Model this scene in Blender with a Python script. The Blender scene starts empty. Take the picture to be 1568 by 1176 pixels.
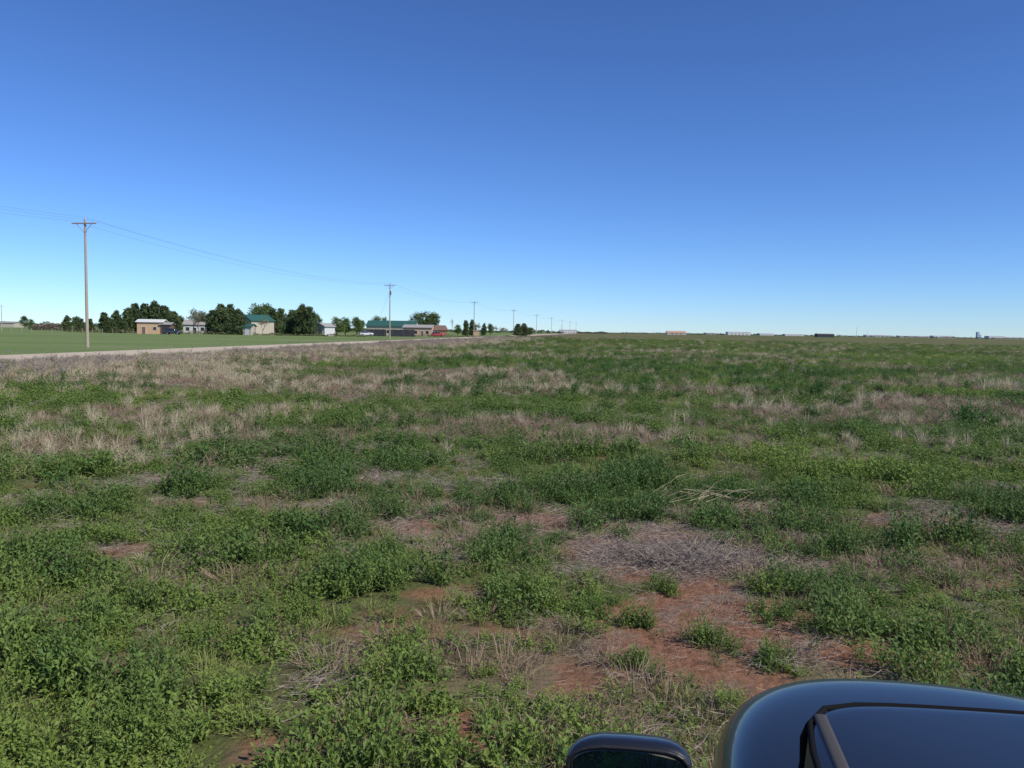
import bpy, math, random
import numpy as np
from mathutils import Vector, Matrix
rng=np.random.default_rng(7); random.seed(7)
scene=bpy.context.scene
R=math.radians
# ------------------------------------------------------------ render look
scene.view_settings.view_transform='Standard'
scene.view_settings.look='None'
scene.view_settings.exposure=0
CAM_H=2.7
# ------------------------------------------------------------ noise
def _hash(ix,iy,seed):
    h=(ix.astype(np.int64)*374761393+iy.astype(np.int64)*668265263+seed*1442695041)&0xffffffff
    h=((h^(h>>13))*1274126177)&0xffffffff
    h=(h^(h>>16))&0xffffffff
    return h/4294967295.0
def vnoise(x,y,seed=0):
    xi=np.floor(x);yi=np.floor(y);fx=x-xi;fy=y-yi
    fx=fx*fx*(3-2*fx);fy=fy*fy*(3-2*fy)
    a=_hash(xi,yi,seed);b=_hash(xi+1,yi,seed);c=_hash(xi,yi+1,seed);d=_hash(xi+1,yi+1,seed)
    return (a*(1-fx)+b*fx)*(1-fy)+(c*(1-fx)+d*fx)*fy
def fbm(x,y,s,seed=0,o=4):
    x=np.asarray(x,float)/s;y=np.asarray(y,float)/s
    t=0;a=.5;n=0
    for i in range(o):
        t=t+a*vnoise(x,y,seed+i*17);n+=a;a*=.5;x=x*2.03+3.1;y=y*2.03+1.7
    return t/n
def sstep(a,b,v):
    t=np.clip((v-a)/(b-a),0,1);return t*t*(3-2*t)
# ------------------------------------------------------------ ground fields
def height(x,y):
    d=np.hypot(x,y)
    return (fbm(x,y,2.2,5,4)-.5)*.18*(1-sstep(20,45,d))
SOIL=[(1.55,9.6,1.2,1.4,1),(1.2,6.75,.6,.55,1),(2.35,7.0,.7,.7,1.),(2.0,7.9,.7,.7,1),(1.4,7.7,.5,.5,.9),(1.75,6.2,.55,.45,.9),(2.9,6.6,.6,.4,1),(1.7,7.2,.6,.55,1),(2.0,5.7,.4,.35,.9),
      (-.05,11.1,.3,.5,1),(-1.2,10.8,.35,.5,1),(.7,11.2,.35,.6,.9),(-.3,5.3,.32,.32,1),(.3,5.7,.3,.22,.9),(-1.4,4.9,.25,.22,.8),(6.2,11.3,1.1,.7,.9),(7.7,17.6,2.4,.6,.9),(11.5,17.2,2.4,.8,.9),
      (-5,12.2,.6,.35,.8),(5.5,8.6,.35,.25,.8),(.55,6.2,.3,.28,.8),(-.6,8.0,.35,.22,.8),(-4.6,9.5,.45,.25,.8),(5.1,9.4,.45,.2,.8),(3.9,12.4,.5,.3,.8),(-2.3,14,.6,.4,.7)]
def soil(x,y):
    w=fbm(x,y,.5,31,3)-.5
    m=np.zeros_like(x)
    for cx,cy,rx,ry,s in SOIL:
        dd=np.hypot((x-cx)/rx,(y-cy)/ry)+w*1.9
        m=np.maximum(m,s*(1-sstep(.7,1.15,dd)))
    g=sstep(.70,.77,fbm(x,y,1.0,77,3))*.5
    return np.maximum(m,g)
def deadm(x,y):
    d=np.hypot(x,y)
    n=fbm(x*.5,y,5.5,101,4)
    reg=-.075+sstep(11,24,d)*.105+np.exp(-((x+4)/12)**2-((y-36)/14)**2)*.16+np.exp(-((x-1)/5.5)**2-((y-19)/4.5)**2)*.19
    reg=reg+np.exp(-((x-32)/20)**2-((y-48)/11)**2)*.19
    reg=reg+np.exp(-((x-road_x(y)-12)/12)**2)*.36*sstep(25,42,d)
    reg=reg-np.exp(-((x-12)/9)**2-((y-58)/14)**2)*.3-sstep(75,110,d)*.05
    reg=reg-np.exp(-((x+9)/8)**2-((y-17)/6)**2)*.10
    return sstep(.53,.70,n+reg)
def road_x(y): return -44+.105*y
def pole_x(y): return -50+.1377*(y-94)
def cropm(x,y):
    return 1-sstep(-6,-3.5,x-road_x(y))
# ------------------------------------------------------------ helpers
def link(o):
    scene.collection.objects.link(o);return o
def mesh_obj(name,v,f,mats=(),fm=None,smooth=False,parent=None,loc=None,rot=None):
    me=bpy.data.meshes.new(name);me.from_pydata([tuple(p) for p in v],[],f)
    for m in mats: me.materials.append(m)
    if fm is not None: me.polygons.foreach_set('material_index',fm)
    if smooth: me.polygons.foreach_set('use_smooth',[True]*len(f))
    me.update()
    o=link(bpy.data.objects.new(name,me))
    if parent: o.parent=parent
    if loc is not None:o.location=loc
    if rot is not None:o.rotation_euler=rot
    return o
def empty(name,loc=(0,0,0),rz=0):
    e=bpy.data.objects.new(name,None);link(e);e.location=loc;e.rotation_euler=(0,0,rz);e.empty_display_size=.3;return e
def newmat(name):
    m=bpy.data.materials.new(name);m.use_nodes=True;nt=m.node_tree
    return m,nt,nt.nodes['Principled BSDF'],nt.nodes['Material Output']
def setc(s,c): s.default_value=(c[0],c[1],c[2],1)
def simple(name,c,rough=.7,metal=0,var=.15,scale=3,spec=.5,bump=0):
    m,nt,b,o=newmat(name);N=nt.nodes;L=nt.links
    tc=N.new('ShaderNodeTexCoord');n=N.new('ShaderNodeTexNoise');n.inputs['Scale'].default_value=scale;n.inputs['Detail'].default_value=5
    L.new(tc.outputs['Object'],n.inputs['Vector'])
    mx=N.new('ShaderNodeMix');mx.data_type='RGBA'
    setc(mx.inputs[6],[k*(1-var) for k in c]);setc(mx.inputs[7],[min(1,k*(1+var)) for k in c])
    L.new(n.outputs['Fac'],mx.inputs[0]);L.new(mx.outputs[2],b.inputs['Base Color'])
    b.inputs['Roughness'].default_value=rough;b.inputs['Metallic'].default_value=metal
    b.inputs['Specular IOR Level'].default_value=spec
    if bump:
        bp=N.new('ShaderNodeBump');bp.inputs['Strength'].default_value=bump;L.new(n.outputs['Fac'],bp.inputs['Height']);L.new(bp.outputs[0],b.inputs['Normal'])
    return m
def leafmat(name,c0,c1,c2,trans=.3,rough=.6,inst=True):
    """colour from per-plant tint (c0->c1) and per-leaf variation (toward c2)"""
    m,nt,b,o=newmat(name);N=nt.nodes;L=nt.links
    if inst:
        a=N.new('ShaderNodeAttribute');a.attribute_type='INSTANCER';a.attribute_name='tint'
    else:
        a=N.new('ShaderNodeObjectInfo')
    l=N.new('ShaderNodeAttribute');l.attribute_type='GEOMETRY';l.attribute_name='leafvar'
    m1=N.new('ShaderNodeMix');m1.data_type='RGBA';setc(m1.inputs[6],c0);setc(m1.inputs[7],c1)
    L.new(a.outputs['Fac'] if inst else a.outputs['Random'],m1.inputs[0])
    m2=N.new('ShaderNodeMix');m2.data_type='RGBA';L.new(m1.outputs[2],m2.inputs[6]);setc(m2.inputs[7],c2)
    mm=N.new('ShaderNodeMath');mm.operation='MULTIPLY';mm.inputs[1].default_value=.75;L.new(l.outputs['Fac'],mm.inputs[0]);L.new(mm.outputs[0],m2.inputs[0])
    L.new(m2.outputs[2],b.inputs['Base Color']);b.inputs['Roughness'].default_value=rough;b.inputs['Specular IOR Level'].default_value=.3
    if trans>0:
        t=N.new('ShaderNodeBsdfTranslucent');L.new(m2.outputs[2],t.inputs['Color'])
        ms=N.new('ShaderNodeMixShader');ms.inputs[0].default_value=trans
        L.new(b.outputs[0],ms.inputs[1]);L.new(t.outputs[0],ms.inputs[2]);L.new(ms.outputs[0],o.inputs['Surface'])
    return m
# ------------------------------------------------------------ camera
cam=bpy.data.cameras.new('camera');co=link(bpy.data.objects.new('camera',cam));scene.camera=co
cam.sensor_width=36;cam.lens=28.08;cam.clip_end=30000;cam.clip_start=.05
co.matrix_world=Matrix.Translation((0,0,CAM_H))@Matrix.Rotation(R(90-3.81),4,'X')@Matrix.Rotation(R(.88),4,'Z')
# ------------------------------------------------------------ light
EL,AZ=R(45),R(126)
sd=Vector((math.sin(AZ)*math.cos(EL),math.cos(AZ)*math.cos(EL),math.sin(EL)))
sun=bpy.data.lights.new('sun','SUN');sun.energy=4.9;sun.angle=R(.53);sun.color=(1,.94,.85)
so=link(bpy.data.objects.new('sun',sun));so.rotation_euler=sd.to_track_quat('Z','Y').to_euler()
w=bpy.data.worlds.new('World');scene.world=w;w.use_nodes=True;nt=w.node_tree
sk=nt.nodes.new('ShaderNodeTexSky');sk.sky_type='NISHITA';sk.sun_disc=False;sk.sun_elevation=EL;sk.sun_rotation=AZ
sk.air_density=1.0;sk.dust_density=0.0;sk.ozone_density=5.0;sk.altitude=1500
bg=nt.nodes['Background']
def wmul(src,c):
    h=nt.nodes.new('ShaderNodeVectorMath');h.operation='MULTIPLY';h.inputs[1].default_value=c;nt.links.new(src,h.inputs[0]);return h.outputs[0]
k=.122
s1=wmul(sk.outputs[0],(.72*k,.92*k,1.28*k))
gm=nt.nodes.new('ShaderNodeGamma');gm.inputs[1].default_value=1.14;nt.links.new(s1,gm.inputs[0])
s2=wmul(gm.outputs[0],(1.02/.12,.98/.12,.90/.12))
nt.links.new(s2,bg.inputs[0]);bg.inputs[1].default_value=.12
# ------------------------------------------------------------ ground
def graded(lo,hi,step,far,g=1.075):
    c=list(np.arange(lo,hi+1e-6,step));s=step;p=c[-1];up=[]
    while p<far: s*=g;p+=s;up.append(p)
    s=step;p=c[0];dn=[]
    while p>-far: s*=g;p-=s;dn.append(p)
    return np.array(dn[::-1]+c+up)
gx=graded(-14,18,.12,12000);gy=graded(-5,24,.12,12000)
X,Y=np.meshgrid(gx,gy);nx,ny=len(gx),len(gy)
Z=height(X,Y);S=soil(X,Y)*(1-sstep(60,90,np.hypot(X,Y)));Z=Z-S*.02
D=deadm(X,Y);C=cropm(X,Y)
co3=np.stack([X,Y,Z],-1).reshape(-1,3).astype(np.float32)
idx=np.arange(nx*ny).reshape(ny,nx)
F=np.stack([idx[:-1,:-1],idx[:-1,1:],idx[1:,1:],idx[1:,:-1]],-1).reshape(-1,4)
me=bpy.data.meshes.new('ground');me.vertices.add(len(co3));me.vertices.foreach_set('co',co3.ravel())
me.loops.add(F.size);me.loops.foreach_set('vertex_index',F.ravel().astype(np.int32))
me.polygons.add(len(F));me.polygons.foreach_set('loop_start',np.arange(0,F.size,4,dtype=np.int32))
me.polygons.foreach_set('use_smooth',np.ones(len(F),bool));me.update(calc_edges=True)
at=me.attributes.new('mask','FLOAT_COLOR','POINT')
at.data.foreach_set('color',np.stack([S,D,C,np.ones_like(S)],-1).reshape(-1).astype(np.float32))
ground=link(bpy.data.objects.new('ground',me))
m,nt,b,o=newmat('field_ground');N=nt.nodes;L=nt.links;me.materials.append(m)
tc=N.new('ShaderNodeTexCoord')
def noise(sc,det=6,vec=None,rough=.6):
    n=N.new('ShaderNodeTexNoise');n.inputs['Scale'].default_value=sc;n.inputs['Detail'].default_value=det;n.inputs['Roughness'].default_value=rough
    L.new(vec or tc.outputs['Object'],n.inputs['Vector']);return n.outputs['Fac']
def ramp(f,a,b_):
    r=N.new('ShaderNodeMapRange');r.inputs[1].default_value=a;r.inputs[2].default_value=b_;L.new(f,r.inputs[0]);return r.outputs[0]
def mix(f,a,b_):
    x=N.new('ShaderNodeMix');x.data_type='RGBA'
    if isinstance(f,float): x.inputs[0].default_value=f
    else: L.new(f,x.inputs[0])
    for s,v in ((x.inputs[6],a),(x.inputs[7],b_)):
        if isinstance(v,tuple): setc(s,v)
        else: L.new(v,s)
    return x.outputs[2]
mp=N.new('ShaderNodeMapping');mp.inputs['Scale'].default_value=(.3,1,1);L.new(tc.outputs['Object'],mp.inputs[0])
av=N.new('ShaderNodeAttribute');av.attribute_name='mask';sp=N.new('ShaderNodeSeparateColor');L.new(av.outputs['Color'],sp.inputs[0])
green=mix(ramp(noise(.02,8,mp.outputs[0]),.42,.58),(.075,.11,.026),(.155,.175,.048))
green=mix(ramp(noise(6,4),.35,.7),green,(.085,.078,.038))
dead=mix(ramp(noise(1.2,8),.35,.65),(.13,.10,.065),(.20,.155,.10))
far=mix(ramp(noise(.09,8,mp.outputs[0],.7),.56,.72),green,dead)
base=mix(sp.outputs[1],far,dead)
soilc=mix(ramp(noise(9,8),.35,.7),(.155,.075,.044),(.29,.155,.098))
soilc=mix(ramp(noise(2.3,5),.52,.68),soilc,(.19,.145,.11))
base=mix(sp.outputs[0],base,soilc)
crop=mix(ramp(noise(.04,6,mp.outputs[0]),.35,.65),(.12,.18,.055),(.175,.22,.085))
crop=mix(ramp(noise(.9,6),.5,.8),crop,(.11,.13,.05))
base=mix(sp.outputs[2],base,crop)
L.new(base,b.inputs['Base Color']);b.inputs['Roughness'].default_value=.95;b.inputs['Specular IOR Level'].default_value=.1
bp=N.new('ShaderNodeBump');bp.inputs['Strength'].default_value=.9;bp.inputs['Distance'].default_value=.05;L.new(noise(14,10),bp.inputs['Height']);L.new(bp.outputs[0],b.inputs['Normal'])
# ------------------------------------------------------------ gravel road
ys=np.concatenate([np.arange(-120,400,1.5),np.arange(400,3000,20)])
prof=[(-5.2,.006),(-3.8,.12),(-1.5,.24),(0,.28),(1.5,.24),(3.8,.12),(5.2,.006)]
v=[];f=[]
for y in ys:
    for k,(u,z) in enumerate(prof):
        j=(float(fbm(np.array([u*3.]),np.array([y]),3,9)[0])-.5)*1.6 if k in(0,6) else 0
        v.append((road_x(y)+u+j,y,z))
n=len(prof)
for i in range(len(ys)-1):
    for k in range(n-1):
        a=i*n+k;f.append((a,a+1,a+n+1,a+n))
mesh_obj('gravel_road',v,f,[simple('gravel',(.46,.385,.295),.95,0,.25,.8,.1,.3)],smooth=True)
# ------------------------------------------------------------ plant prototypes (instanced)
def proto(name,v,f,lv,mat,col):
    me=bpy.data.meshes.new(name);me.from_pydata(v,[],f);me.materials.append(mat)
    a=me.attributes.new('leafvar','FLOAT','FACE');a.data.foreach_set('value',np.array(lv,np.float32))
    me.update();ob=bpy.data.objects.new(name,me);col.objects.link(ob);return ob
def leaf(v,f,lv,p,d,l,wd,var,droop=0.0):
    s=d.cross(Vector((0,0,1)))
    if s.length<.05: s=Vector((1,0,0))
    s.normalize();s=(s+Vector((random.uniform(-.5,.5),random.uniform(-.5,.5),random.uniform(-.5,.5)))).normalized()
    i=len(v);m_=p+d*l*.5;e=p+d*l-Vector((0,0,droop*l))
    v+= [tuple(p),tuple(m_+s*wd),tuple(e),tuple(m_-s*wd)];f.append((i,i+1,i+2,i+3));lv.append(var)
def stemtri(v,f,lv,a,b_,wd,var):
    s=(b_-a).cross(Vector((random.uniform(-1,1),random.uniform(-1,1),.3)));s.normalize()
    i=len(v);v+=[tuple(a-s*wd),tuple(a+s*wd),tuple(b_+s*wd*.4),tuple(b_-s*wd*.4)];f.append((i,i+1,i+2,i+3));lv.append(var)
def weed(col,mat,nst,hmin,hmax,tl0,tl1,nl,ll,lw,base=.05,name='weed'):
    v=[];f=[];lv=[]
    for s in range(nst):
        az=random.uniform(0,6.283);t=R(random.uniform(tl0,tl1));Ls=random.uniform(hmin,hmax)
        d=Vector((math.cos(az)*math.sin(t),math.sin(az)*math.sin(t),math.cos(t)))
        p0=Vector((random.gauss(0,base),random.gauss(0,base),-.01));p1=p0+d*Ls
        stemtri(v,f,lv,p0,p1,.0022,.8)
        for k in range(nl):
            q=(k+1.2)/(nl+.6);p=p0+(p1-p0)*q
            a2=k*2.4+random.uniform(-.4,.4);u=random.uniform(-.1,.9)
            dd=(Vector((math.cos(a2),math.sin(a2),u))+d*.7).normalized()
            leaf(v,f,lv,p,dd,ll*random.uniform(.7,1.3)*(1.15-.4*q),lw*random.uniform(.8,1.2),random.random()**2*(1-q*.6),.2)
    return proto(name,v,f,lv,mat,col)
def tuft(col,mat,nb,h0,h1,spread,wd,base,name='tuft',bend=.35):
    v=[];f=[];lv=[]
    for s in range(nb):
        az=random.uniform(0,6.283);r=base*math.sqrt(random.random())
        p=Vector((r*math.cos(az),r*math.sin(az),-.01));t=abs(random.gauss(0,spread));Ls=random.uniform(h0,h1)
        d=Vector((math.cos(az)*math.sin(t),math.sin(az)*math.sin(t),math.cos(t)))
        m_=p+d*Ls*.55;e=p+d*Ls+Vector((math.cos(az),math.sin(az),-.6))*Ls*bend*random.uniform(0,1)
        s_=d.cross(Vector((random.uniform(-1,1),random.uniform(-1,1),.2))).normalized()*wd
        i=len(v);v+=[tuple(p-s_),tuple(p+s_),tuple(m_+s_*.8),tuple(m_-s_*.8),tuple(e)]
        f+=[(i,i+1,i+2,i+3),(i+3,i+2,i+4)];q=random.random();lv+=[q,q]
    return proto(name,v,f,lv,mat,col)
def twigs(col,mat,nb,L0,rad,hh,wd,name='twigs'):
    v=[];f=[];lv=[]
    for s in range(nb):
        a=Vector((random.gauss(0,rad),random.gauss(0,rad),random.uniform(0,hh)))
        az=random.uniform(0,6.283);d=Vector((math.cos(az),math.sin(az),random.uniform(-.25,.45))).normalized()
        l=L0*random.uniform(.4,1);q=random.random();m_=a+d*l*.5+Vector((0,0,random.uniform(-.1,.1)*l))
        e=a+d*l+Vector((random.uniform(-.2,.2)*l,random.uniform(-.2,.2)*l,0))
        m_.z=max(m_.z,.004);e.z=max(e.z,.004)
        stemtri(v,f,lv,a,m_,wd,q);stemtri(v,f,lv,m_,e,wd*.7,q)
    return proto(name,v,f,lv,mat,col)
def bush(col,mat,n,h,wd,name='shrub'):
    v=[];f=[];lv=[]
    def br(p,d,l,lev):
        e=p+d*l;q=random.random();stemtri(v,f,lv,p,e,wd*(1.6 if lev==0 else 1 if lev==1 else .7),q)
        if lev<3:
            for k in range(3 if lev<2 else 4):
                dd=(d+Vector((random.gauss(0,.6),random.gauss(0,.6),random.gauss(.05,.35)))).normalized()
                br(p+d*l*random.uniform(.4,1),dd,l*random.uniform(.5,.8),lev+1)
    for k in range(n):
        az=random.uniform(0,6.283);t=random.uniform(.1,1.1)
        br(Vector((random.gauss(0,.05),random.gauss(0,.05),0)),Vector((math.cos(az)*math.sin(t),math.sin(az)*math.sin(t),math.cos(t))),h*.42,0)
    return proto(name,v,f,lv,mat,col)
M_weed=leafmat('weed_leaf',(.180,.265,.048),(.06,.135,.030),(.22,.27,.085),.33)
M_gr=leafmat('grass_blade',(.22,.28,.065),(.14,.205,.052),(.31,.30,.14),.3)
M_straw=leafmat('straw',(.52,.44,.29),(.40,.32,.21),(.58,.51,.36),.15,.8)
M_brown=leafmat('brown_grass',(.27,.19,.13),(.22,.16,.12),(.38,.29,.20),.15,.8)
M_twig=leafmat('dead_twig',(.27,.22,.18),(.21,.175,.155),(.40,.34,.28),0,.9)
M_dark=leafmat('tall_weed_leaf',(.05,.12,.025),(.075,.155,.035),(.11,.20,.055),.25)
C_={k:bpy.data.collections.new(k+'_kinds') for k in('weed','grass','straw','brown','thatch','shrub','tall')}
for i in range(5): weed(C_['weed'],M_weed,18,.11,.22,10,78,8,.046,.0100)
for i in range(3): weed(C_['weed'],M_weed,14,.16,.30,5,55,11,.040,.0082)
for i in range(4): tuft(C_['grass'],M_gr,75,.06,.15,.8,.003,.13)
for i in range(4): tuft(C_['straw'],M_straw,90,.16,.40,.42,.004,.07)
for i in range(4): tuft(C_['brown'],M_brown,80,.08,.26,.65,.003,.16)
for i in range(4): twigs(C_['thatch'],M_twig,110,.22,.16,.05,.0016)
for i in range(4): bush(C_['shrub'],M_twig,6,.8,.007)
for i in range(3): weed(C_['tall'],M_dark,18,.35,.6,0,45,22,.065,.016,.04)
def scatter(name,col,pts,nk):
    """pts: N x (x,y,sx,sz,tint)"""
    P=np.array(pts,float);n=len(P);z=height(P[:,0],P[:,1])-soil(P[:,0],P[:,1])*.02
    me=bpy.data.meshes.new(name);me.vertices.add(n);me.vertices.foreach_set('co',np.stack([P[:,0],P[:,1],z],-1).astype(np.float32).ravel())
    a=me.attributes.new('rot','FLOAT_VECTOR','POINT');a.data.foreach_set('vector',np.stack([rng.normal(0,.1,n),rng.normal(0,.1,n),rng.uniform(0,6.283,n)],-1).astype(np.float32).ravel())
    a=me.attributes.new('scl','FLOAT_VECTOR','POINT');a.data.foreach_set('vector',np.stack([P[:,2],P[:,2],P[:,3]],-1).astype(np.float32).ravel())
    a=me.attributes.new('tint','FLOAT','POINT');a.data.foreach_set('value',P[:,4].astype(np.float32))
    a=me.attributes.new('kind','INT','POINT');a.data.foreach_set('value',rng.integers(0,nk,n).astype(np.int32))
    ob=link(bpy.data.objects.new(name,me));md=ob.modifiers.new('scatter','NODES')
    g=bpy.data.node_groups.new(name,'GeometryNodeTree');md.node_group=g
    g.interface.new_socket('Geometry',in_out='INPUT',socket_type='NodeSocketGeometry');g.interface.new_socket('Geometry',in_out='OUTPUT',socket_type='NodeSocketGeometry')
    N=g.nodes;L=g.links;gi=N.new('NodeGroupInput');go=N.new('NodeGroupOutput')
    ci=N.new('GeometryNodeCollectionInfo');ci.inputs['Collection'].default_value=col;ci.inputs['Separate Children'].default_value=True;ci.inputs['Reset Children'].default_value=True
    ip=N.new('GeometryNodeInstanceOnPoints');ip.inputs['Pick Instance'].default_value=True
    def na(nm,t):
        k=N.new('GeometryNodeInputNamedAttribute');k.data_type=t;k.inputs['Name'].default_value=nm;return k.outputs['Attribute']
    er=N.new('FunctionNodeEulerToRotation');L.new(na('rot','FLOAT_VECTOR'),er.inputs[0])
    L.new(gi.outputs[0],ip.inputs['Points']);L.new(ci.outputs[0],ip.inputs['Instance']);L.new(na('kind','INT'),ip.inputs['Instance Index'])
    L.new(er.outputs[0],ip.inputs['Rotation']);L.new(na('scl','FLOAT_VECTOR'),ip.inputs['Scale']);L.new(ip.outputs[0],go.inputs[0])
    return ob
out={k:[] for k in C_}
# bands: r0,r1,half angle, density/m2, xy scale, z scale
bands=[(0.5,3.6,180,12,1.0,1.0),(3.6,9,120,33,.98,1.05),(9,15,52,31,1.03,1.08),(15,30,46,18,1.35,1.15),(30,60,43,7.2,1.9,1.3),(60,130,41,2.1,3.0,1.5),(130,320,40,.3,4.5,1.7)]
for r0,r1,ha,den,sx,sz in bands:
    area=R(ha)*(r1*r1-r0*r0);n=int(area*den)
    r=np.sqrt(rng.uniform(r0*r0,r1*r1,n));a=rng.uniform(-R(ha),R(ha),n);x=r*np.sin(a);y=r*np.cos(a)
    so_=soil(x,y);de=deadm(x,y);cl=fbm(x,y,.75,201,3);big=fbm(x,y,6,301,3);q=rng.random(n);q2=rng.random(n);sc=np.clip(rng.normal(1,.22,n),.5,1.6)
    cl2=fbm(x*.4,y,9,251,3)
    strawn=fbm(x*.6,y,3.0,401,3);roadd=x-road_x(y)
    yel=sstep(.38,.68,fbm(x,y,4.,501,3))
    for i in range(n):
        if roadd[i]<6: continue
        if r0>100: so_[i]*=0
        S1=sx*sc[i];S2=sz*sc[i]*rng.uniform(.8,1.2)
        if so_[i]>.35:
            if q[i]<.07+.35*(y[i]>8.4): out['thatch'].append((x[i],y[i],S1,S2,q2[i]))
            elif q[i]<.13 or (q[i]<.34 and so_[i]<.6): out['weed'].append((x[i],y[i],S1*.75,S2*.8,q2[i]))
            continue
        near=r[i]<15
        pd=.03+.68*de[i]
        if q[i]<pd:
            if q2[i]<.48: out['brown'].append((x[i],y[i],S1,S2*(.7 if near else 1.1),rng.random()))
            elif q2[i]<.48+.28*(strawn[i]>.47)*(not near): out['straw'].append((x[i],y[i],S1*.62,S2*.98,rng.random()))
            elif q2[i]<.80: out['grass'].append((x[i],y[i],S1,S2,rng.random()))
            else: out['thatch'].append((x[i],y[i],S1,S2,rng.random()))
        elif r[i]>17 and q[i]<pd+.11 and q2[i]<.12+.5*(strawn[i]>.54):
            out['straw'].append((x[i],y[i],S1*.5,S2*.92,rng.random()))
        elif near and q[i]>.9985: out['straw'].append((x[i],y[i],.5,.5,rng.random()))
        else:
            cm=cl[i] if near else .4*cl[i]+.6*cl2[i]+.02
            t=np.clip(.46+(big[i]-.5)*2.0+(cm-.5)*2.4+rng.normal(0,.2),0,1)
            if q2[i]<.07+.22*yel[i]+.12*(not near): out['grass'].append((x[i],y[i],S1*1.05,S2*.95,t))
            elif cl[i]<.35 and r[i]<30 and rng.random()<.35: out['thatch'].append((x[i],y[i],S1,S2,rng.random()))
            else:
                c=np.clip((cl[i]-.33)*3.2,0.0,1.3)
                out['weed'].append((x[i],y[i],S1*(.75+.5*c),S2*(.36+.95*c),t))
# verge of dead scrub along the near side of the road
n=4200;y=rng.uniform(15,330,n);off=7.0+np.abs(rng.normal(0,4.2,n));x=road_x(y)+off
for i in range(n):
    c=float(vnoise(np.array([y[i]/5.]),np.array([0.]),8)[0])
    out['shrub'].append((x[i],y[i],rng.uniform(.6,1.3),rng.uniform(.5,.95)*(.5+1.2*c),rng.random()))
n=1700;y=rng.uniform(20,330,n);x=road_x(y)+7+rng.uniform(0,18,n)
for i in range(n): out['straw'].append((x[i],y[i],rng.uniform(.9,2.0),rng.uniform(1.,1.9),rng.random()))
n=120;y=rng.uniform(30,330,n);x=road_x(y)-7-np.abs(rng.normal(0,1.5,n))
for i in range(n): out['shrub'].append((x[i],y[i],rng.uniform(.5,1.1),rng.uniform(.4,.8),rng.random()))
# grey tumbleweed heap on the bare patch, and other named clumps
for k in range(34): out['thatch'].append((1.9+rng.normal(0,.38),9.1+rng.normal(0,.25),1.1,2.6,.8+.2*rng.random()))
for k in range(14): out['shrub'].append((1.95+rng.normal(0,.3),9.1+rng.normal(0,.2),.42,.34,1))
for k in range(30): out['thatch'].append((2.0+rng.normal(0,.7),7.2+rng.normal(0,.7),.7,.5,rng.random()))
# leafy clumps standing in the bare soil
for cx,cy in [(1.75,6.75),(1.2,7.15),(2.6,7.5),(2.15,6.35),(1.0,6.3),(2.9,7.1),(.8,7.5),(1.6,8.2)]:
    for k in range(7): out['weed'].append((cx+rng.normal(0,.1),cy+rng.normal(0,.09),.75,.95,.3+.6*rng.random()))
# tall dark weeds
for x,y,s in [(13.7,24,1.5),(9.5,25,.9),(13,34,1.3),(17,37,1.1),(12.3,30,1.),(21,33,1.2),(8.4,29,.8)]:
    for k in range(4): out['tall'].append((x+rng.normal(0,.16*s),y+rng.normal(0,.15),s*1.1,s*rng.uniform(.75,1.05),.2))
n=600;x=rng.normal(12,9,n);y=rng.normal(57,15,n)
for i in range(n): 
    if y[i]>32: out['tall'].append((x[i],y[i],rng.uniform(.8,1.8),rng.uniform(.6,1.15),rng.random()))
for k in range(9): out['straw'].append((23.6+rng.normal(0,.35),38+rng.normal(0,.3),2.2,2.8,.1))
names={'weed':'weeds','grass':'grass','straw':'straw_grass_tufts','brown':'brown_grass','thatch':'dead_thatch','shrub':'dead_roadside_brush','tall':'tall_weeds'}
kinds={'weed':8,'grass':4,'straw':4,'brown':4,'thatch':4,'shrub':4,'tall':3}
for k in out: scatter(names[k],C_[k],out[k],kinds[k])
print('instances',{k:len(v) for k,v in out.items()})
# loose fallen straw stalks
v=[];f=[];lv=[]
for k in range(45):
    a=Vector((2.7+random.gauss(0,.3),12.0+random.gauss(0,.25),.14+random.random()*.14));az=random.gauss(.35,.7)
    d=Vector((math.cos(az),math.sin(az)*.6,random.uniform(0,.4))).normalized();l=random.uniform(.3,.9)
    m_=a+d*l*.5+Vector((0,0,.04));stemtri(v,f,lv,a,m_,.0035,random.random());stemtri(v,f,lv,m_,a+d*l-Vector((0,0,.08)),.0025,random.random())
mesh_obj('fallen_stalks',v,f,[simple('stalk',(.42,.35,.23),.8)])
# ------------------------------------------------------------ tubes
def tube(v,f,p0,p1,r0,r1,n=6,cap=False):
    p0=Vector(p0);p1=Vector(p1);d=(p1-p0).normalized();s=d.orthogonal().normalized();t=d.cross(s);b=len(v)
    for p,r in((p0,r0),(p1,r1)):
        for k in range(n):
            a=6.28318*k/n;v.append(tuple(p+(s*math.cos(a)+t*math.sin(a))*r))
    for k in range(n): f.append((b+k,b+(k+1)%n,b+n+(k+1)%n,b+n+k))
    if cap: f.append(tuple(b+n+k for k in range(n)));f.append(tuple(b+k for k in range(n))[::-1])
def boxv(v,f,c,s,rz=0):
    b=len(v);cs,sn=math.cos(rz),math.sin(rz)
    for dz in(-1,1):
        for dx,dy in((-1,-1),(1,-1),(1,1),(-1,1)):
            x,y=dx*s[0]/2,dy*s[1]/2;v.append((c[0]+x*cs-y*sn,c[1]+x*sn+y*cs,c[2]+dz*s[2]/2))
    for q in((3,2,1,0),(4,5,6,7),(0,1,5,4),(1,2,6,5),(2,3,7,6),(3,0,4,7)): f.append(tuple(b+i for i in q))
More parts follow.
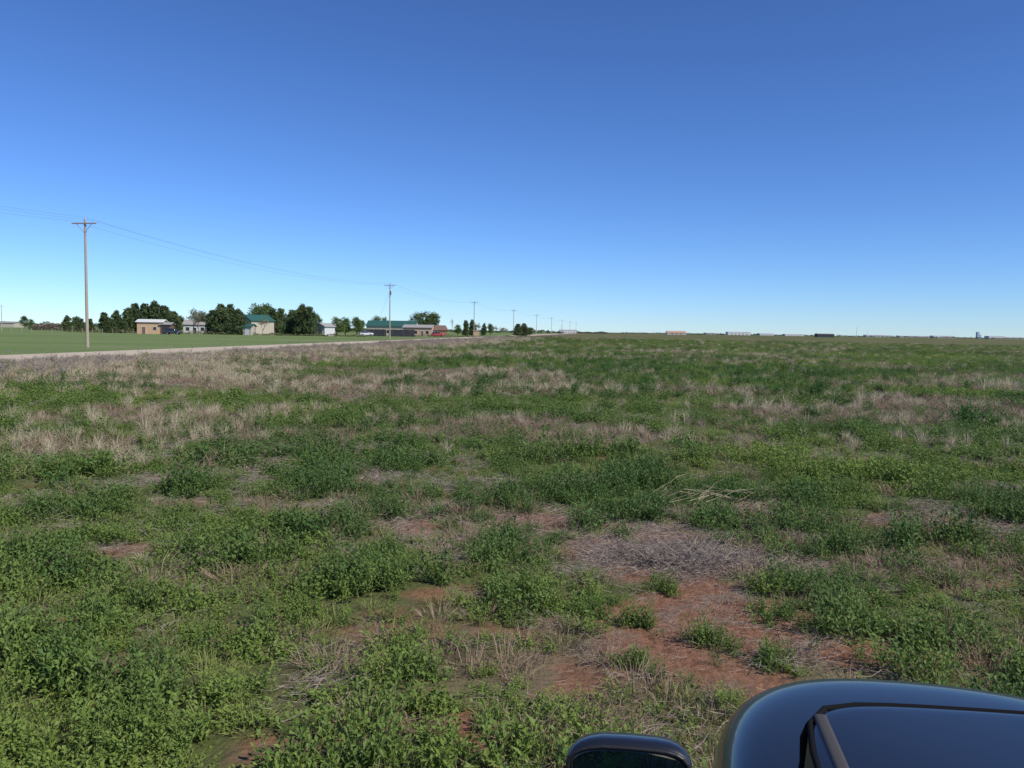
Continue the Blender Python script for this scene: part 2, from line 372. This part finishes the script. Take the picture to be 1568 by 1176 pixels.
# ------------------------------------------------------------ power poles
M_pole=simple('pole_wood',(.36,.30,.23),.85,0,.2,6)
M_arm=simple('crossarm_wood',(.26,.21,.16),.85)
M_ins=simple('insulator',(.45,.45,.43),.4)
M_wire=simple('wire',(.16,.17,.19),.6,.3)
HP=15.0;ang=-math.atan(.1377)
pys=[-28,94,216,338,460,582,704,826,948,1070]
att=[(-1.45,HP-.35),(0.0,HP+.12),(1.45,HP-.35)]
for k,py in enumerate(pys):
    x0=pole_x(py);e=empty('utility_pole',(x0,py,0),ang)
    v=[];f=[];tube(v,f,(0,0,-.3),(.0,0,HP-.1),.19,.12,12,True);mesh_obj('pole',v,f,[M_pole],smooth=False,parent=e)
    v=[];f=[];boxv(v,f,(0,-.17,HP-.6),(3.1,.11,.14))
    tube(v,f,(0,-.13,HP-1.7),(.95,-.17,HP-.66),.035,.035,5);tube(v,f,(0,-.13,HP-1.7),(-.95,-.17,HP-.66),.035,.035,5)
    mesh_obj('crossarm',v,f,[M_arm],parent=e)
    v=[];f=[]
    for ax,az in att:
        if ax: tube(v,f,(ax,-.17,HP-.53),(ax,-.17,az),.055,.035,7,True)
        else: tube(v,f,(0,0,HP-.1),(0,0,az),.055,.035,7,True)
    mesh_obj('insulators',v,f,[M_ins],parent=e)
    if k==2:
        v=[];f=[];tube(v,f,(0,0,HP-2),(-6,3,0),.02,.02,4);mesh_obj('guy_wire',v,f,[M_wire],parent=e)
        v=[];f=[];tube(v,f,(.4,-.1,HP-3.2),(.4,-.1,HP-2.1),.26,.26,10,True);mesh_obj('transformer',v,f,[M_ins],parent=e)
v=[];f=[]
for k in range(len(pys)-1):
    for ax,az in att:
        ca,sa=math.cos(ang),math.sin(ang);oy=-.17 if ax else 0
        A=Vector((pole_x(pys[k])+ax*ca-oy*sa,pys[k]+ax*sa+oy*ca,az));B=Vector((pole_x(pys[k+1])+ax*ca-oy*sa,pys[k+1]+ax*sa+oy*ca,az))
        pr=A;sg=1.9
        for i in range(1,25):
            t=i/24;p=A.lerp(B,t)-Vector((0,0,4*sg*t*(1-t)));tube(v,f,pr,p,.011,.011,4);pr=p
mesh_obj('power_lines',v,f,[M_wire])
# ------------------------------------------------------------ trees
M_bark=simple('bark',(.12,.09,.07),.9)
M_bare=simple('bare_bark',(.20,.16,.13),.9)
T_cedar=leafmat('cedar_foliage',(.055,.09,.032),(.075,.105,.04),(.10,.135,.05),.2,.7,False)
T_dec=leafmat('tree_foliage',(.08,.145,.038),(.11,.17,.048),(.16,.21,.075),.3,.6,False)
T_pale=leafmat('pale_foliage',(.17,.20,.10),(.19,.21,.12),(.26,.27,.18),.25,.6,False)
def tree_mesh(kind,seed):
    rd=random.Random(seed);v=[];f=[];mi=[];lv=[]
    H=8.0
    def fill(m_):
        while len(mi)<len(f): mi.append(m_);lv.append(.3)
    if kind=='bare' or kind=='sparse':
        ends=[]
        def br(p,d,l,r,lev):
            e=p+d*l;tube(v,f,p,e,r,r*.6,5 if lev<2 else 3)
            if lev>=4: ends.append(e);return
            for k in range(3 if lev<4 else 2):
                dd=(d+Vector((rd.gauss(0,.42),rd.gauss(0,.42),rd.gauss(.1,.2)))).normalized()
                br(e-d*l*rd.uniform(0,.35),dd,l*rd.uniform(.6,.85),r*.6,lev+1)
        br(Vector((0,0,-.2)),Vector((rd.gauss(0,.05),rd.gauss(0,.05),1)).normalized(),2.3,.17,0);fill(0)
        if kind=='sparse':
            for e in ends:
                for k in range(6):
                    c=e+Vector((rd.gauss(0,.35),rd.gauss(0,.35),rd.gauss(0,.3)));i=len(v)
                    for q in range(3): v.append(tuple(c+Vector((rd.gauss(0,.16),rd.gauss(0,.16),rd.gauss(0,.16)))))
                    f.append((i,i+1,i+2));mi.append(1);lv.append(rd.random())
        return v,f,mi,lv
    lean=Vector((rd.gauss(0,.2),rd.gauss(0,.2),0))
    top=Vector((0,0,H*.8))+lean
    tube(v,f,(0,0,-.2),(lean.x*.4,lean.y*.4,H*.4),.22,.15,7);tube(v,f,(lean.x*.4,lean.y*.4,H*.4),top,.15,.04,6)
    blobs=[]
    nb=46 if kind=='cedar' else 34
    for k in range(nb):
        a=rd.uniform(0,6.283)
        if kind=='cedar':
            h=(k+rd.random())/nb*.95+.02;wr=2.4*(1-h)**.6*min(1,.65+h*2)*rd.uniform(.8,1.3);rad=rd.uniform(.6,1.15)*(1.1-.55*h)
            c=Vector((math.cos(a)*wr*rd.uniform(.15,.9),math.sin(a)*wr*rd.uniform(.15,.9),.35+h*(H-.8)))
        else:
            t=rd.uniform(-.8,1);wr=2.8*math.sqrt(max(.05,1-t*t))*rd.uniform(.7,1.2);rad=rd.uniform(.65,1.2)
            c=Vector((math.cos(a)*wr*rd.uniform(.2,.95),math.sin(a)*wr*rd.uniform(.2,.95),H*.53+t*H*.35))
        blobs.append((c,rad,rd.random()))
        s=Vector((0,0,max(.5,c.z*.62)));tube(v,f,s,c,.06,.02,4)
    fill(0)
    for c,rad,br_ in blobs:
        for k in range(110 if kind=='cedar' else 95):
            d=Vector((rd.gauss(0,1),rd.gauss(0,1),rd.gauss(0,1))).normalized()*rad*rd.uniform(.2,1.3)
            p=c+d
            if p.z<.05:p.z=.1
            i=len(v);s=.15 if kind=='cedar' else .19
            for q in range(3): v.append(tuple(p+Vector((rd.gauss(0,s),rd.gauss(0,s),rd.gauss(0,s*(1.5 if kind=='cedar' else .8))))))
            f.append((i,i+1,i+2));mi.append(1);lv.append(min(1,max(0,br_*.6+rd.random()*.4)))
    return v,f,mi,lv
TM={}
for kind,mats,cnt in(('cedar',(M_bark,T_cedar),4),('dec',(M_bark,T_dec),4),('sparse',(M_bare,T_pale),2),('bare',(M_bare,T_pale),2)):
    for k in range(cnt):
        v,f,mi,lv=tree_mesh(kind,k*13+5);me=bpy.data.meshes.new(kind+'_tree_mesh');me.from_pydata(v,[],f)
        for mm in mats: me.materials.append(mm)
        me.polygons.foreach_set('material_index',mi);a=me.attributes.new('leafvar','FLOAT','FACE');a.data.foreach_set('value',np.array(lv,np.float32));me.update();TM[kind,k]=me
cnt={}
def pt(b,d): return (b*d,d)           # bearing slope, distance
def B(px): return (px-784)/1223.0     # bearing slope of a landmark (survey from the viewpoint)
def tree(name,kind,px,d,h,wf=1.0):
    k=cnt.get(kind,0);cnt[kind]=k+1;nk={'cedar':4,'dec':4,'sparse':2,'bare':2}[kind]
    o=link(bpy.data.objects.new(name,TM[kind,k%nk]));x,y=pt(B(px),d);o.location=(x,y,0);s=h/8.4;o.scale=(s*wf,s*wf,s);o.rotation_euler=(0,0,random.uniform(0,6.28))
ced=[(103,290,6.2,1.3),(124,300,5.2,1.6),(138,285,5,1.4),(160,275,7.5,1.4),(178,270,8.0,1.3),(196,285,9.6,1.2),(207,290,11.2,1.1),(222,285,11.2,1.2),(238,285,12,1.2),(252,280,10.5,1.2),(266,270,8,1.3),
     (170,262,5.2,1.6),(188,264,5.0,1.5),(325,275,9,1.1),(338,268,10.8,1.15),(352,270,11,1.15),(366,262,9.0,1.2),(418,280,10,1.1),(430,285,10,1.2),(447,275,9.4,1.3),(462,270,11.2,1.2),(473,268,10.6,1.1),
     (712,395,8,1.1),(722,400,8.6,1.0),(740,430,7,1.0),(792,420,7.0,1.5),(801,425,7.2,1.5),(656,380,9.,1.0)]
for a in ced: tree('cedar_tree','cedar',*a)
dec=[(38,420,7,1.0),(48,430,5.5,1.1),(392,330,13,1.0),(405,325,13,1.0),(410,335,12,1.0),(515,300,7.4,1.3),(528,310,7.4,1.2),(546,310,7.6,1.1),(553,320,6.4,1.0),(638,400,12,1.1),(650,400,12.5,1.1),(663,400,12,1.1),(484,330,9,.9),
     (576,380,9.5,1.),(588,390,9,1.),(750,450,7,1.0),(810,430,5,1.5),(700,420,6,1.2),(307,290,8.5,.9),(276,300,7,1.2),(118,310,6,1.2)]
for a in dec: tree('broadleaf_tree','dec',*a)
for a in [(296,278,11.5,.9),(303,275,9,1.),(313,276,10,1.),(757,440,6.5,1.0),(770,450,6,1.2),(730,420,8,1),(555,380,8,1),(402,262,7,.8)]: tree('sparse_tree','sparse',*a)
for a in [(330,300,12.5,.9),(692,400,12,.35),(420,330,11,.8),(505,330,7,.8),(765,440,7,.8),(775,450,6,.7)]: tree('bare_tree','bare',*a)
# distant tree line & brush pile
def massmesh(name,segs,mat,seed):
    rd=random.Random(seed);v=[];f=[];lv=[]
    for x0,x1,y0,h,n,s in segs:
        for k in range(n):
            t=rd.random();x=x0+(x1-x0)*t;hh=h*(.35+.65*float(vnoise(np.array([x/(h*2.2)]),np.array([y0*1.]),seed)[0]))
            p=Vector((x,y0+rd.uniform(-h,h),rd.random()*hh));i=len(v)
            for q in range(3): v.append(tuple(p+Vector((rd.gauss(0,s),rd.gauss(0,s),abs(rd.gauss(0,s*.6))))))
            f.append((i,i+1,i+2));lv.append(rd.random())
    o=mesh_obj(name,v,f,[mat]);a=o.data.attributes.new('leafvar','FLOAT','FACE');a.data.foreach_set('value',np.array(lv,np.float32));return o
T_far=leafmat('far_foliage',(.08,.11,.075),(.08,.11,.075),(.13,.15,.12),.1,.9,False)
massmesh('distant_trees',[(B(878)*1300,B(928)*1300,1300,4.6,900,1.1),(B(950)*2000,B(1110)*2000,2000,3.5,900,1.6),(B(1050)*2600,B(1600)*2600,2600,4.2,3200,2.2),(B(-60)*900,B(300)*900,900,4.5,3500,1.3),(B(300)*900,B(860)*900,900,3.6,3500,1.2)],T_far,3)
M_brush=leafmat('brush_twigs',(.18,.14,.105),(.18,.14,.105),(.26,.21,.17),.0,.9,False)
massmesh('brush_pile',[(B(48)*330,B(92)*330,330,3.2,1600,.35),(B(92)*300,B(150)*300,300,1.5,900,.3)],M_brush,5)
massmesh('farmyard_weeds',[(B(100)*262,B(420)*262,262,.9,2600,.25),(B(420)*255,B(560)*255,255,.8,1200,.25),(B(600)*300,B(860)*300,300,.9,2000,.25)],leafmat('yard_weeds',(.13,.15,.06),(.13,.15,.06),(.22,.19,.12),.1,.9,False),6)
# ------------------------------------------------------------ buildings
M_tan=simple('tan_boards',(.50,.33,.20),.8,0,.15,2);M_cream=simple('cream_siding',(.44,.40,.32),.7,0,.06,2);M_white=simple('white_metal',(.57,.57,.56),.5,0,.05,1)
M_groof=simple('green_metal_roof',(.03,.10,.08),.5,0,.1,1);M_groy=simple('grey_shingle',(.30,.285,.27),.85);M_brn=simple('brown_shingle',(.16,.095,.07),.85)
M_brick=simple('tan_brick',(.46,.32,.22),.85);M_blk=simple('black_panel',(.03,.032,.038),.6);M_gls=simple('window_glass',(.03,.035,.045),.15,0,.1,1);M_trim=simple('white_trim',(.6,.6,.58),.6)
M_rust=simple('rusty_metal',(.20,.10,.06),.8);M_redroof=simple('clay_roof',(.40,.25,.18),.8);M_blue=simple('hazy_glass_facade',(.32,.40,.50),.6)
def building(name,px,d,w,dp,wh,rh,wall,roof,rz=0,feats=(),axis='x',ov=.4):
    x,y=pt(B(px),d);e=empty(name,(x,y,0),R(rz))
    v=[];f=[];hw,hd=w/2,dp/2
    if axis=='x':   # ridge along local x
        v=[(-hw,-hd,-.1),(hw,-hd,-.1),(hw,hd,-.1),(-hw,hd,-.1),(-hw,-hd,wh),(hw,-hd,wh),(hw,hd,wh),(-hw,hd,wh),(-hw,0,wh+rh),(hw,0,wh+rh)]
        f=[(0,1,5,4),(2,3,7,6),(1,2,6,9,5),(3,0,4,8,7)]
    else:
        v=[(-hw,-hd,-.1),(hw,-hd,-.1),(hw,hd,-.1),(-hw,hd,-.1),(-hw,-hd,wh),(hw,-hd,wh),(hw,hd,wh),(-hw,hd,wh),(0,-hd,wh+rh),(0,hd,wh+rh)]
        f=[(0,1,5,8,4),(2,3,7,9,6),(1,2,6,5),(3,0,4,7)]
    mesh_obj('walls',v,f,[wall],parent=e)
    v=[];f=[];th=.18
    for s in(-1,1):
        b=len(v)
        if axis=='x':
            k=rh/hd;pr=[(0,wh+rh+.02),(s*(hd+ov),wh-k*ov+.02)]
            for z_ in(0,th):
                for xx in(-hw-ov,hw+ov):
                    for yy,zz in pr: v.append((xx,yy,zz+z_))
        else:
            k=rh/hw;pr=[(0,wh+rh+.02),(s*(hw+ov),wh-k*ov+.02)]
            for z_ in(0,th):
                for yy in(-hd-ov,hd+ov):
                    for xx,zz in pr: v.append((xx,yy,zz+z_))
        for q in((0,1,3,2),(4,6,7,5),(0,4,5,1),(2,3,7,6),(1,5,7,3)): f.append(tuple(b+i for i in q))
    mesh_obj('roof',v,f,[roof],parent=e)
    for i,(nm,fx,z0,fw,fh,mt) in enumerate(feats):   # on the -y (front) wall
        v=[];f=[];boxv(v,f,(fx,-hd-.02,z0+fh/2),(fw,.08,fh));mesh_obj(nm,v,f,[mt],parent=e)
        if nm.startswith('window') or nm.startswith('door'):
            v=[];f=[];t=.1
            boxv(v,f,(fx,-hd-.03,z0+fh+t/2),(fw+2*t,.12,t));boxv(v,f,(fx-fw/2-t/2,-hd-.03,z0+fh/2),(t,.12,fh));boxv(v,f,(fx+fw/2+t/2,-hd-.03,z0+fh/2),(t,.12,fh))
            mesh_obj(nm+'_frame',v,f,[M_trim],parent=e)
    return e
W=lambda x,z=1,w=1.2,h=1.2:('window',x,z,w,h,M_gls)
Dr=lambda x,w=1,h=2.1,m=M_blk:('door',x,0,w,h,m)
building('wooden_shed',233,252,7.6,5,3.7,.7,M_tan,M_trim,8,[Dr(-1.8,1.1,2.2,M_brn),W(1.5,1.3,1.0,.9)])
e=building('lean_to_shed',256,252,3.0,4,3.0,.5,M_brn,M_groy,8,[('painted_opening',0,0,2.2,2.3,M_blk)])  # no hole in the wall: black slab paints the shaded interior
building('white_house',302,290,8,7,3.2,1.5,M_white,M_groy,8,[W(-2.5),Dr(0),W(2.6)])
building('metal_barn',392,275,7.6,9,4.8,1.9,M_cream,M_groof,-38,[('door',0,0,2.6,3.2,M_trim)],'y')
building('cream_shed',381,262,3.0,3.0,2.8,.7,M_cream,M_groof,-10,[Dr(0,1,2.1,M_trim)])
building('white_garage',497,275,4.4,5,3.2,1.0,M_white,M_groy,-30,[('door',0,0,2.6,2.4,M_cream)],'y')
building('ranch_house',601,345,21,9,3.9,2.2,M_cream,M_groof,-6,[W(-8),W(-6),Dr(-4),W(-1),W(3,1,2),W(8)])
building('brick_house',641,322,11.5,8,3.4,1.0,M_brick,M_groy,-4,[W(-3.6,1,1.6),W(-.6),Dr(2,1,2.1,M_brn),W(4)])
building('brown_house',669,325,6.0,7,2.6,1.7,M_rust,M_brn,20,[W(-1.5)])
building('long_white_barn',-10,520,34,12,2.8,.8,M_cream,M_groy,0,[('door',0,0,4,2.6,M_cream),W(8)])
building('distant_house',1033,1500,36,14,3.6,3.4,M_cream,M_redroof,0,[W(-8,1,3,1.6),W(0,1,3,1.6),W(8,1,3,1.6)])
building('pole_barn',1260,1350,28,14,5.2,1.0,M_blk,M_groy,0,[('painted_opening',-7,0,10,4,M_blk),('painted_opening',6,0,10,4,M_blk)])  # open bays are solid slabs, interior shade put into their black colour
for px,wd,h,dd in [(1128,70,9,2500),(1170,46,6,2600),(1212,60,5,2600),(1340,90,7,3000),(1395,110,6,3000),(1440,80,8,3000),(1520,60,10,3000),(1550,90,7,3000),(868,26,5,1300),(1085,30,5,2400)]:
    building('warehouse',px,dd,wd,30,h,1.2,M_white,M_white,0,[('loading_door',k*wd/6,0,wd/14,h*.55,M_groy) for k in(-2,-1,0,1,2)])
# city tower
x,y=pt(B(1494),4200);e=empty('office_tower',(x,y,0));v=[];f=[];boxv(v,f,(0,0,17),(12,12,34));boxv(v,f,(11,0,10),(9,12,20));mesh_obj('tower_block',v,f,[M_blue],parent=e)
v=[];f=[]
for k in range(9): boxv(v,f,(0,0,3+k*3.5),(12.3,12.3,.9))
mesh_obj('window_bands',v,f,[simple('far_windows',(.24,.31,.41),.5)],parent=e)
for px,dd,h in[(1309,2400,30),(1326,2400,18)]:
    x,y=pt(B(px),dd);v=[];f=[];tube(v,f,(0,0,0),(0,0,h),.5,.3,6,True);boxv(v,f,(0,0,h*.9),(2,2,.8));mesh_obj('radio_mast',v,f,[M_ins],loc=(x,y,0))
for px,dd,h in[(3,300,9.5),(843,700,9),(858,820,9.5)]:
    x,y=pt(B(px),dd);v=[];f=[];tube(v,f,(0,0,0),(0,0,h),.13,.09,6,True);boxv(v,f,(0,0,h-.5),(1.8,.1,.1));mesh_obj('wooden_post',v,f,[M_pole],loc=(x,y,0))
# dark privacy fence in front of the ranch house
x0,y0=pt(B(560),290);x1,y1=pt(B(634),290);e=empty('privacy_fence',(0,0,0));v=[];f=[]
nn=34
for k in range(nn):
    t=(k+.5)/nn
    if 14<=k<=15: continue
    boxv(v,f,(x0+(x1-x0)*t,y0,1.25),((x1-x0)/nn*.94,.06,2.5+.12*random.uniform(-1,1)))
mesh_obj('panels',v,f,[M_blk],parent=e)
v=[];f=[]
for k in range(0,nn+1,4): boxv(v,f,(x0+(x1-x0)*k/nn,y0+.1,1.35),(.14,.12,2.7))
boxv(v,f,((x0+x1)/2,y0+.08,2.2),(x1-x0,.05,.1));mesh_obj('posts',v,f,[M_rust],parent=e)
x,y=pt(B(728),330);e=empty('stone_gatepost',(x,y,0));v=[];f=[];boxv(v,f,(0,0,1.2),(2.2,1.2,2.4));boxv(v,f,(0,0,2.5),(2.6,1.6,.25));mesh_obj('pillar',v,f,[M_brick],parent=e)
# wire fence posts along the farm edge
e=empty('field_fence',(0,0,0));v=[];f=[]
pr=None
for k in range(38):
    px=(-60+k*15.5);x,y=pt(B(px),238+k*1.2);tube(v,f,(x,y,0),(x,y,1.35),.06,.05,5,True)
    if pr:
        for z in(.5,.85,1.2): tube(v,f,(pr[0],pr[1],z),(x,y,z),.008,.008,3)
    pr=(x,y)
mesh_obj('posts_and_wire',v,f,[M_pole],parent=e)
# ------------------------------------------------------------ SUV
def paint(name,c,metal=.3,coat=1):
    m=simple(name,c,.38,metal,.05,1,.5);b=m.node_tree.nodes['Principled BSDF'];b.inputs['Coat Weight'].default_value=coat;b.inputs['Coat Roughness'].default_value=.06;return m
M_rub=simple('black_rubber',(.010,.010,.011),.9,0,.1,3,.05);M_plast=simple('black_plastic',(.018,.018,.02),.45);M_chr=simple('chrome',(.6,.6,.6),.2,1);M_cg=simple('car_glass',(.008,.010,.012),.04,0,.1,1,.8)
M_strip=simple('roof_molding',(.06,.054,.052),.6,0,.1,3,.25);M_mir=simple('mirror_glass',(.85,.87,.88),.02,1,.01);M_red=simple('tail_light',(.35,.01,.01),.2);M_wl=simple('headlight',(.3,.32,.35),.15)
NR=96
def ring(uf,ur,hw,z,n=5,bow=0.0,zf=None):
    P=[]
    uc=(uf+ur)/2;hl=(uf-ur)/2
    for k in range(NR):
        a=6.2831853*(k+.5)/NR;c,s=math.cos(a),math.sin(a)
        r=(abs(c)**n+abs(s)**n)**(-1/n);cx,sy=r*c,r*s
        u=uc+hl*cx;vv=hw*sy
        if c>0: u-=bow*sy*sy*cx
        zz=z if zf is None else z+zf(u,vv)
        P.append((u,vv,zz))
    return P
def loft(rings,closetop=True,closebot=False):
    v=[];f=[]
    for r in rings: v+=r
    for i in range(len(rings)-1):
        for k in range(NR):
            a=i*NR+k;b_=i*NR+(k+1)%NR;f.append((a,b_,b_+NR,a+NR))
    if closetop: f.append(tuple((len(rings)-1)*NR+k for k in range(NR)))
    if closebot: f.append(tuple(range(NR))[::-1])
    return v,f
def suv(name,paintmat,loc,rz,detail=True):
    e=empty(name,loc,rz)
    hood=lambda u,vv:-(max(0,u-2.9)**2)*.035
    def part(nm,v,f,mats,fm=None,sub=0,smooth=True,zs=1.07):
        o=mesh_obj(nm,[(p[0],p[1],p[2]*zs) for p in v],f,mats,fm,smooth,parent=e)
        if sub: s=o.modifiers.new('s','SUBSURF');s.levels=sub;s.render_levels=sub
        return o
    rs=[ring(3.86,-.90,.86,.30,6,.10),ring(3.93,-.95,.93,.36,6,.14),ring(3.98,-.98,.965,.6,6,.18),ring(3.98,-.98,.965,.88,6,.20),ring(3.93,-.97,.945,1.03,5.5,.22,hood),ring(3.87,-.94,.915,1.10,5,.24,hood),
        ring(3.78,-.90,.86,1.145,4.6,.25,hood),ring(3.58,-.85,.76,1.168,4.4,.25,hood),ring(3.0,-.6,.55,1.18,4,.15,hood),ring(2.4,-.3,.3,1.182,3,.1,hood)]
    v,f=loft(rs,True,True);part('body',v,f,[paintmat],sub=2 if detail else 1,zs=1.035)
    # greenhouse: glass band, black seal under the roof panel, then a gently crowned roof panel
    g=[ring(2.84,-.92,.885,1.12,5,.16),ring(2.74,-.90,.885,1.22,5,.16),ring(2.44,-.84,.868,1.45,6,.14),ring(2.18,-.76,.845,1.68,9,.09),ring(2.11,-.72,.832,1.750,13,.06),ring(2.09,-.71,.828,1.772,14,.06),
       ring(2.085,-.71,.824,1.788,14,.06),ring(2.08,-.705,.819,1.796,14,.06)]
    uc,hl=.69,1.385;ZT=1.799
    for s_ in(.985,.95,.88,.78,.66,.52,.38,.24,.1):
        g.append(ring(uc+hl*s_,uc-hl*s_,.817*s_,ZT+.040*(1-s_**2.0),2+12*s_**3,.06*s_))
    v,f=loft(g,True);fm=[]
    for q in f:
        c=[sum(v[i][j] for i in q)/len(q) for j in range(3)]
        u,vv,z=c;mi=0
        if 1.16<z<1.70 and len(q)==4:
            tt=(z-1.2)/.5;af=2.74-.64*tt;hwz=.885-.06*tt
            side=abs(vv)>hwz*.93
            corner=(abs(vv)>hwz*.86 and u>af-.30)
            cr2=(abs(vv)>hwz*.8 and u<-.62)
            if corner or cr2: mi=0
            elif side and (.9<u<1.06): mi=2
            else: mi=1
        elif 1.70<=z<1.784 and len(q)==4: mi=2
        fm.append(mi)
    part('cabin',v,f,[paintmat,M_cg,M_plast],fm,sub=2 if detail else 1,zs=1.0)
    def corner(uf,ur,hw,n,bow,z):
        P=ring(uf,ur,hw,z,n,bow);return P[NR//8]
    if detail:
        # rubber seal round the edge of the roof panel
        P=[Vector(p) for p in ring(2.085,-.710,.823,1.792,14,.06)];v=[];f=[]
        for k in range(NR): tube(v,f,P[k],P[(k+1)%NR],.007,.007,8)
        part('roof_seal',v,f,[M_rub],zs=1.0)
        path=[corner(2.085,-.71,.824,14,.06,1.788),corner(2.11,-.72,.834,13,.06,1.748),corner(2.18,-.76,.848,9,.09,1.68),corner(2.44,-.84,.872,6,.14,1.45),corner(2.72,-.90,.892,5,.16,1.23)]
        for s in(-1,1):
            v=[];f=[]
            for a,b_ in zip(path[:-1],path[1:]): tube(v,f,(a[0],abs(a[1])*s,a[2]),(b_[0],abs(b_[1])*s,b_[2]),.009,.009,8)
            part('pillar_seal',v,f,[M_rub],zs=1.0)
    for s in(-1,1):
        v=[];f=[]
        def zr(u):
            sv=.775/.817;su=abs(u-uc)/hl;s0=max(su,sv);s0=(max(0,su)**12+sv**12)**(1/12)
            return ZT+.040*(1-min(1,s0)**2)
        pr=[(u,.775,zr(u)+.001,1) for u in np.linspace(1.945,-.60,50)]
        prof_=[(-.016,-.012),(-.014,.001),(-.006,.0025),(.006,.0025),(.014,.001),(.016,-.012)]
        for p in pr:
            for a,b_ in prof_: v.append((p[0],(p[1]+a*p[3])*s,p[2]+b_))
        for i in range(len(pr)-1):
            for k in range(5):
                a=i*6+k;f.append((a,a+1,a+7,a+6))
        part('roof_molding',v,f,[M_strip],zs=1.0)
        if detail:
            v=[];f=[]
            P=[Vector((2.62,.905,1.19)).lerp(Vector((-.7,.905,1.17)),t) for t in np.linspace(0,1,14)]
            for i in range(13): tube(v,f,(P[i].x,P[i].y*s,P[i].z),(P[i+1].x,P[i+1].y*s,P[i+1].z),.012,.012,6)
            part('window_trim',v,f,[M_plast],zs=1.03)
            v=[];f=[]
            for u in(1.55,.35): tube(v,f,(u,.975*s,.98),(u-.2,.975*s,.98),.018,.018,8,True)
            part('door_handles',v,f,[paintmat])
            v=[];f=[]
            for u in(2.55,.98,-.1):boxv(v,f,(u,.966*s,.72),(.008,.012,.6))
            part('door_gaps',v,f,[M_rub])
        hv=[];hf=[];sec=[(-.08,.9,.86),(-.072,1,1),(-.02,1.0,1.0),(.04,.93,.9),(.09,.72,.68),(.115,.4,.4)]
        n=28;cu,cv,cz=2.72,1.24,1.105;W_,H_=.215,.115
        for (du,sa,sb) in sec:
            for k in range(n):
                a=6.28318*k/n;c,q=math.cos(a),math.sin(a);ee=2/3.6
                hv.append((cu+du,(cv+W_*sa*math.copysign(abs(c)**ee,c))*s,cz+H_*sb*math.copysign(abs(q)**ee,q)*(1-.12*c)))
        for i in range(len(sec)-1):
            for k in range(n): hf.append((i*n+k,i*n+(k+1)%n,(i+1)*n+(k+1)%n,(i+1)*n+k))
        hf.append(tuple((len(sec)-1)*n+k for k in range(n)))
        part('mirror_housing',hv,hf,[paintmat])
        gv=[]
        for k in range(n):
            a=6.28318*k/n;c,q=math.cos(a),math.sin(a);ee=2/3.6
            gv.append((cu-.066+.015*c,(cv+W_*.93*math.copysign(abs(c)**ee,c))*s,cz+H_*.88*math.copysign(abs(q)**ee,q)*(1-.12*c)))
        part('mirror_glass',gv,[tuple(range(n))],[M_mir],smooth=False)
        v=[];f=[]
        for k in range(n):
            a0,a1=6.28318*k/n,6.28318*(k+1)/n
            def P(a):
                c,q=math.cos(a),math.sin(a);ee=2/3.6
                return (cu-.076,(cv+W_*.965*math.copysign(abs(c)**ee,c))*s,cz+H_*.94*math.copysign(abs(q)**ee,q)*(1-.12*c))
            tube(v,f,P(a0),P(a1),.008,.008,5)
        part('mirror_rim',v,f,[M_plast])
        v=[];f=[];tube(v,f,(cu+.02,.90*s,1.05),(cu+.02,1.12*s,1.06),.045,.035,8,True);part('mirror_arm',v,f,[M_plast])
        for u in(3.05,.02):
            v=[];f=[];tube(v,f,(u,.74*s,.34),(u,.985*s,.34),.34,.34,28,True);part('tire',v,f,[M_rub],smooth=False)
            v=[];f=[];tube(v,f,(u,.97*s,.34),(u,.995*s,.34),.23,.2,20,True);part('rim',v,f,[M_chr],smooth=False)
            v=[];f=[]
            for k in range(16):
                a0,a1=math.pi*k/16,math.pi*(k+1)/16
                tube(v,f,(u+.42*math.cos(a0),.965*s,.36+.42*math.sin(a0)),(u+.42*math.cos(a1),.965*s,.36+.42*math.sin(a1)),.035,.035,6)
            part('wheel_arch',v,f,[M_plast])
        v=[];f=[];boxv(v,f,(3.84,.50*s,.74),(.14,.26,.11));part('headlight',v,f,[M_wl],smooth=False)
        v=[];f=[];boxv(v,f,(-.93,.8*s,.95),(.1,.16,.3));part('taillight',v,f,[M_red],smooth=False)
    v=[];f=[];boxv(v,f,(3.94,0,.72),(.1,.7,.26));boxv(v,f,(-.96,0,.45),(.1,1.4,.18));part('grille_and_bumper',v,f,[M_plast],smooth=False)
    return e
hd=R(10.5)
ctr=Vector((math.cos(hd)*1.17,-math.sin(hd)*1.17,0))
P_navy=paint('dark_blue_paint',(.012,.014,.021),.1,.65)
suv('parked_suv',P_navy,ctr,R(90)-hd)
for px,dd,c,rz,nm in[(554,285,(.6,.6,.6),20,'parked_car'),(664,300,(.45,.03,.03),10,'parked_car'),(257,245,(.03,.035,.04),5,'parked_car'),(481,268,(.18,.08,.05),160,'parked_car')]:
    x,y=pt(B(px),dd);suv(nm,paint('paint',c,0),(x,y,0),R(rz),False)
print('done')
